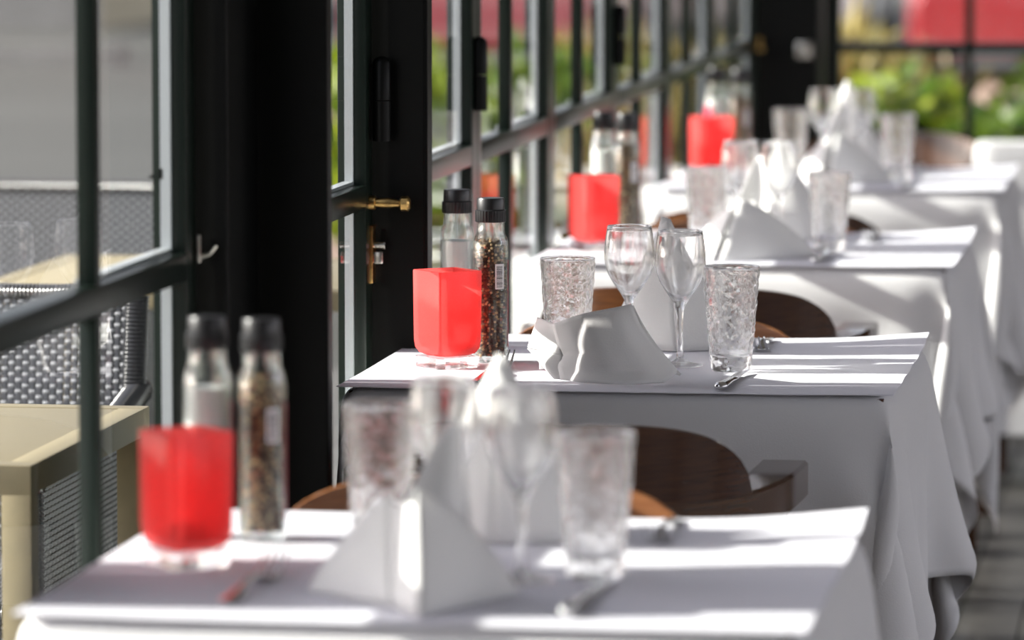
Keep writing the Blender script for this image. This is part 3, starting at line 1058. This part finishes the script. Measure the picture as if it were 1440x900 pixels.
# low white-clothed stand in the far right corner
cons = thing('side_table', (-.33, 11.235, 0), 0, 'narrow side table under a white cloth by the end window', 'table')
MB().box(-.24, .24, -.05, .05, .74, .765, .003).build('tabletop', 'wood', cons)
for sx in (-1, 1): MB().box(sx * .2 - .018, sx * .2 + .018, -.03, .03, 0, .74, .003).build('leg', 'wood', cons)
sd = []
for k in range(33):
    u = k / 32
    z = .10 + .675 * min(1, u / .93) if u < .93 else .775
    f = 1 if u < .93 else (1 - (u - .93) / .07)
    ring = []
    hx, hy = .262 + .02 * (1 - min(1, u / .9)), .062 + .015 * (1 - min(1, u / .9))
    r_ = .024 * (1 if u < .93 else 1)
    for q in range(64):
        a = 2 * PI * q / 64
        ca, sa = math.cos(a), math.sin(a)
        wob = 1 + .06 * (1 - u) * math.sin(9 * a + 1)
        px = math.copysign(abs(ca) ** .22, ca) * hx * wob
        py = math.copysign(abs(sa) ** .22, sa) * hy * wob
        sh = 1 - .14 * smoothstep((u - .90) / .10)
        ring.append((px * (sh if u > .9 else 1) ** .5, py * sh, z - (.010 * smoothstep((u - .9) / .1) * 0)))
    sd.append(ring)
tc = MB().sweep(sd).build('tablecloth', 'linen', None, angle=60)
tc.location = (-.33, 11.235, 0)
tag(tc, 'white cloth draped over the narrow side table by the end window', 'tablecloth', 'white tablecloths')

# ------------------------------------------------------------------ terrace: tables and wicker chairs
def make_terrace_table():
    t = thing('terrace_table')
    w, d, H = .66, .63, .73
    MB().box(-w / 2 + .034, w / 2 - .034, -d / 2 + .034, d / 2 - .034, H - .028, H - .001, .001).build('tabletop', 'beige', t)
    for s in (-1, 1):
        MB().box(-w / 2, w / 2, s * (d / 2 - .017) - .017, s * (d / 2 - .017) + .017, H - .036, H, .0015).build('rail', 'beige', t)
        MB().box(s * (w / 2 - .017) - .017, s * (w / 2 - .017) + .017, -d / 2 + .034, d / 2 - .034, H - .036, H, .0015).build('rail', 'beige', t)
        for q in (-1, 1):
            MB().box(s * (w / 2 - .018) - .018, s * (w / 2 - .018) + .018, q * (d / 2 - .018) - .018, q * (d / 2 - .018) + .018, 0, H - .035, .0015).build('leg', 'beige', t)
    return t

def weave(name, t, fn, W, Hh, du=.0105, dv=.0082):
    """pale flat tape woven over black stakes; fn(u, v, off) maps to space"""
    m = MB()
    ns = int(W / du)
    rows = int(Hh / dv)
    hh = dv * .31
    for r in range(rows):
        v = (r + .5) * dv
        secs = []
        for k in range(ns * 4 + 1):
            u = k * du / 4
            off = .0042 * max(-1, min(1, 1.5 * math.cos(PI * u / du))) * (1 if r % 2 else -1)
            secs.append((u, off))
        o = len(m.v)
        for u, off in secs:
            m.v += [tuple(fn(u, v - hh, off - .0006)), tuple(fn(u, v, off + .0014)), tuple(fn(u, v + hh, off - .0006))]
        for k in range(len(secs) - 1):
            a = o + 3 * k
            m.f += [(a, a + 3, a + 4, a + 1), (a + 1, a + 4, a + 5, a + 2)]
    p = m.build(name, 'tape', t, kind='stuff', label='pale woven tape over black stakes')
    s_ = MB()
    for k in range(ns + 1):
        vs = np.linspace(0, Hh, 7)
        hw = du * .43
        s_.sweep([[fn(k * du - hw, v, 0), fn(k * du, v, .0016), fn(k * du + hw, v, 0), fn(k * du, v, -.0016)] for v in vs])
    s_.build('stakes', 'wicker', p, kind='stuff')
    return p

def coil(m, pts, r):
    pts = [Vector(p) for p in pts]
    L = sum((b - a).length for a, b in zip(pts, pts[1:]))
    n = int(L / .006)
    out, rs = [], []
    seg = 0
    acc = 0
    for i in range(n * 2 + 1):
        d = L * i / (n * 2)
        while seg < len(pts) - 2 and d > acc + (pts[seg + 1] - pts[seg]).length:
            acc += (pts[seg + 1] - pts[seg]).length
            seg += 1
        q = (d - acc) / (pts[seg + 1] - pts[seg]).length
        out.append(pts[seg].lerp(pts[seg + 1], min(1, q)))
        rs.append(r * (1.0 if i % 2 else .88))
    return m.tube(out, rs, 10)

def make_wicker():
    """woven terrace armchair facing -y"""
    t = thing('wicker_chair')
    W = .52
    y0, y1 = -.31, .30
    def back(u, v, o): return (-W / 2 + u, y1 - .04 + .10 * (v / .62) + o * -1, .22 + v)
    weave('back_panel', t, back, W, .58)
    def skirt(u, v, o): return (-W / 2 + u, y0 + .02 - o, .06 + v)
    weave('front_panel', t, skirt, W, .36)
    for s in (-1, 1):
        def side(u, v, o, s=s): return (s * (W / 2 + .012) + s * o, y0 + .02 + u, .06 + v)
        weave('side_panel', t, side, .58, .54)
        coil(MB(), [(s * (W / 2 + .012), y1 + .06, .66), (s * (W / 2 + .014), y1 - .1, .632), (s * (W / 2 + .016), y0 + .04, .625), (s * (W / 2 + .014), y0 + .0, .60), (s * (W / 2 + .012), y0, .02)], .021).build('arm', 'wicker', t)
        coil(MB(), [(s * (W / 2 + .008), y1 - .06, .02), (s * (W / 2 + .008), y1 - .04, .24), (s * (W / 2 + .008), y1 + .062, .80)], .020).build('back_post', 'wicker', t)
    coil(MB(), [(-W / 2 - .008, y1 + .062, .80), (W / 2 + .008, y1 + .062, .80)], .016).build('top_rail', 'wicker', t)
    coil(MB(), [(-W / 2, y0 + .02, .425), (W / 2, y0 + .02, .425)], .016).build('seat_rail', 'wicker', t)
    def seat(u, v, o): return (-W / 2 + u, y0 + .02 + v, .425 + o)
    weave('seat', t, seat, W, .56)
    return t

tt = make_terrace_table()
tt.location = (-1.72, 5.80, -.01)
tag(tt, 'beige square terrace table just outside the nearest window', 'table', 'beige terrace tables')
dup(tt, (-1.74, 8.13, -.01), 0, 'beige terrace table farther off, beyond the black wicker chair')
wk = make_wicker()
wk.location = (-1.86, 6.56, -.01)
tag(wk, 'black wicker armchair on the terrace, behind the nearer beige table', 'chair', 'black wicker terrace chairs')
dup(wk, (-2.27, 8.80, -.01), 0, 'black wicker armchair on the terrace, behind the farther beige table')

# ------------------------------------------------------------------ shrubs beyond the terrace
def leaf_blob(n, rx, ry, rz_, size, seed, tall=False):
    r = random.Random(seed)
    m = MB()
    for _ in range(n):
        while True:
            p = Vector((r.uniform(-1, 1), r.uniform(-1, 1), r.uniform(-1, 1)))
            if .25 < p.length < 1: break
        k = .8 + .3 * noise.noise(p * 2.2 + Vector((seed, 0, 0)))
        c = Vector((p.x * rx * k, p.y * ry * k, rz_ * (1 + p.z * k)))
        d = Vector((r.uniform(-1, 1), r.uniform(-1, 1), r.uniform(-.2, 1.2 if not tall else 3))).normalized()
        s = size * r.uniform(.6, 1.2)
        sd_ = d.cross(Vector((r.uniform(-1, 1), r.uniform(-1, 1), .3))).normalized()
        nn = d.cross(sd_)
        w_ = .38 if not tall else .12
        m.add([c, c + d * s * .5 + sd_ * s * w_ + nn * s * .06, c + d * s, c + d * s * .5 - sd_ * s * w_ + nn * s * .06], [(0, 1, 2, 3)])
    return m

protos = []
for i, (mt, tall, rr) in enumerate((('leaf1', False, .46), ('leaf2', False, .48), ('leaf3', True, .40))):
    t = thing('shrub')
    leaf_blob(1500, .48, .40, rr, .10 if not tall else .24, 20 + i, tall).build('foliage', mt, t, smooth=False)
    for q in range(5):
        a = q * 1.256
        MB().tube([(0.03 * math.cos(a), .03 * math.sin(a), -.06), (.12 * math.cos(a), .12 * math.sin(a), .25), (.25 * math.cos(a), .22 * math.sin(a), .55)], [.012, .009, .004], 6).build('stem', 'stem', t)
    protos.append(t)
spots = [(-2.62, 15.3, 0, 1.0, 'left end of the planting'), (-2.05, 14.5, 1, .96, 'beyond the left windows'), (-1.30, 15.3, 2, 1.08, 'straw coloured, just left of the corner post'),
         (-1.0, 14.3, 0, .92, 'bright one right of the corner post'), (-.10, 14.3, 0, .96, 'bright one behind the end window bar'), (.64, 14.4, 1, .95, 'second one right of the end window bar'),
         (1.50, 14.6, 0, 1.0, 'at the right end of the planting'), (-1.45, 13.5, 2, 1.0, 'tall straw coloured one beyond the left windows'), (-.56, 13.4, 1, .86, 'low one close behind the end window'),
         (-.42, 15.4, 1, .97, 'back row behind the end window bar'), (.28, 13.4, 0, .86, 'low bright one right of the end window bar'),
         (-2.1, 16.3, 2, 1.0, 'straw coloured, back row of the planting'), (.45, 15.5, 2, .95, 'straw coloured, back row at the right')]
names_ = ['yellow-green leafy shrub', 'mid green leafy shrub', 'grassy plant']
fresh = [True] * 3
for x, y, k, s, pl in spots:
    if fresh[k]:
        o = protos[k]; fresh[k] = False
        o.location = (x, y, 0)
    else: o = dup(protos[k], (x, y, 0))
    o.rotation_euler = (0, 0, x * 3)
    o.scale = (s, s, s)
    tag(o, '%s outside, %s' % (names_[k], pl), 'plant', 'plants outside the end window')

# ------------------------------------------------------------------ street: cars, building
def make_car(paint):
    t = thing('car')
    L, W = 4.2, 1.74
    prof = [(-2.1, .28, .62), (-2.06, .24, .84), (-1.7, .2, .94), (-1.45, .2, .97), (-.9, .2, 1.40), (-.2, .2, 1.47), (.35, .2, 1.42), (1.0, .2, 1.0), (1.6, .2, .88), (2.0, .22, .72), (2.1, .28, .55)]
    secs = []
    for x, zb, zt in prof:
        zs = min(zt, .93)
        hw = W / 2 - (.08 if abs(x) > 2.05 else 0)
        tw = hw - .02 - max(0, zt - .93) * .42
        secs.append([(x, -hw + .03, zb), (x, -hw, zb + .1), (x, -hw, (zb + zs) / 2 + .1), (x, -hw + .03, zs - .02), (x, -tw, zt - .02), (x, -tw * .6, zt), (x, tw * .6, zt), (x, tw, zt - .02), (x, hw - .03, zs - .02), (x, hw, (zb + zs) / 2 + .1), (x, hw, zb + .1), (x, hw - .03, zb)])
    MB().sweep(secs).build('body', paint, t, angle=30)
    for s in (-1, 1):
        MB().add([(-1.2, s * .80, .98), (-.15, s * .855, .97), (-.15, s * .72, 1.36), (-.80, s * .73, 1.32), (-1.2, s * .82, .98), (-.15, s * .875, .97), (-.15, s * .74, 1.36), (-.80, s * .75, 1.32)], [(0, 1, 2, 3), (4, 5, 6, 7), (0, 4, 5, 1), (1, 5, 6, 2), (2, 6, 7, 3), (3, 7, 4, 0)]).build('side_window', 'carglass', t, smooth=False)
        MB().add([(-.08, s * .855, .97), (.80, s * .82, .99), (.36, s * .74, 1.33), (-.08, s * .72, 1.36), (-.08, s * .875, .97), (.80, s * .85, .99), (.36, s * .76, 1.33), (-.08, s * .74, 1.36)], [(0, 1, 2, 3), (4, 5, 6, 7), (0, 4, 5, 1), (1, 5, 6, 2), (2, 6, 7, 3), (3, 7, 4, 0)]).build('side_window', 'carglass', t, smooth=False)
        for x in (-1.3, 1.3):
            wv = MB()
            y = s * .80
            wv.tube([(x, y - .10, .31), (x, y - .09, .31), (x, y + .09, .31), (x, y + .10, .31)], [.27, .31, .31, .27], 28)
            w_ = wv.build('wheel', 'tyre', t)
            MB().tube([(x, y + s * .085, .31), (x, y + s * .108, .31)], [.20, .17], 20).build('hubcap', 'nickel', w_)
    return t
car = make_car('carred')
tag(car, 'red car parked across the street, seen through the left windows', 'car', 'cars across the street')
car.location = (-5.03, 33.5, -.06)
car.rotation_euler = (0, 0, PI / 2)
c2_ = dup(car, (-1.25, 33.5, -.06), PI / 2, 'red car parked across the street, seen through the end window')
cs = make_car('carsilver')
cs.location = (-3.62, 38.2, -.06)
cs.rotation_euler = (0, 0, -PI / 2)
tag(cs, 'silver car parked across the street beyond the corner post', 'car', 'cars across the street')

bl = thing('building', (-15.7, 40.6, 0), 0, 'beige rendered house across the street, left end of the view', 'building')
MB().box(-6, 6, 0, 8, -.06, 7).build('wall', 'facade', bl, smooth=False)
MB().box(-6.05, 6.05, -.05, 0, -.06, .35).build('plinth', 'granite', bl, smooth=False)
for x in (-4, -1, 2, 4.6):
    wf = MB().box(x - .6, x + .6, -.03, .05, .9, 2.6).build('window', 'granite', bl, smooth=False)
    MB().box(x - .5, x + .5, -.04, -.02, 1.0, 2.5).build('pane', 'carglass', wf, smooth=False)
MB().box(-6.4, 6.4, -.4, 8.4, 7, 7.3).build('roof', 'granite', bl, smooth=False)
kb = MB().box(-24, -8.0, 34.2, 34.5, -.06, .06).build('kerb', 'granite', None, smooth=False)
kb['kind'] = 'structure'
kb.name = 'trim_9'
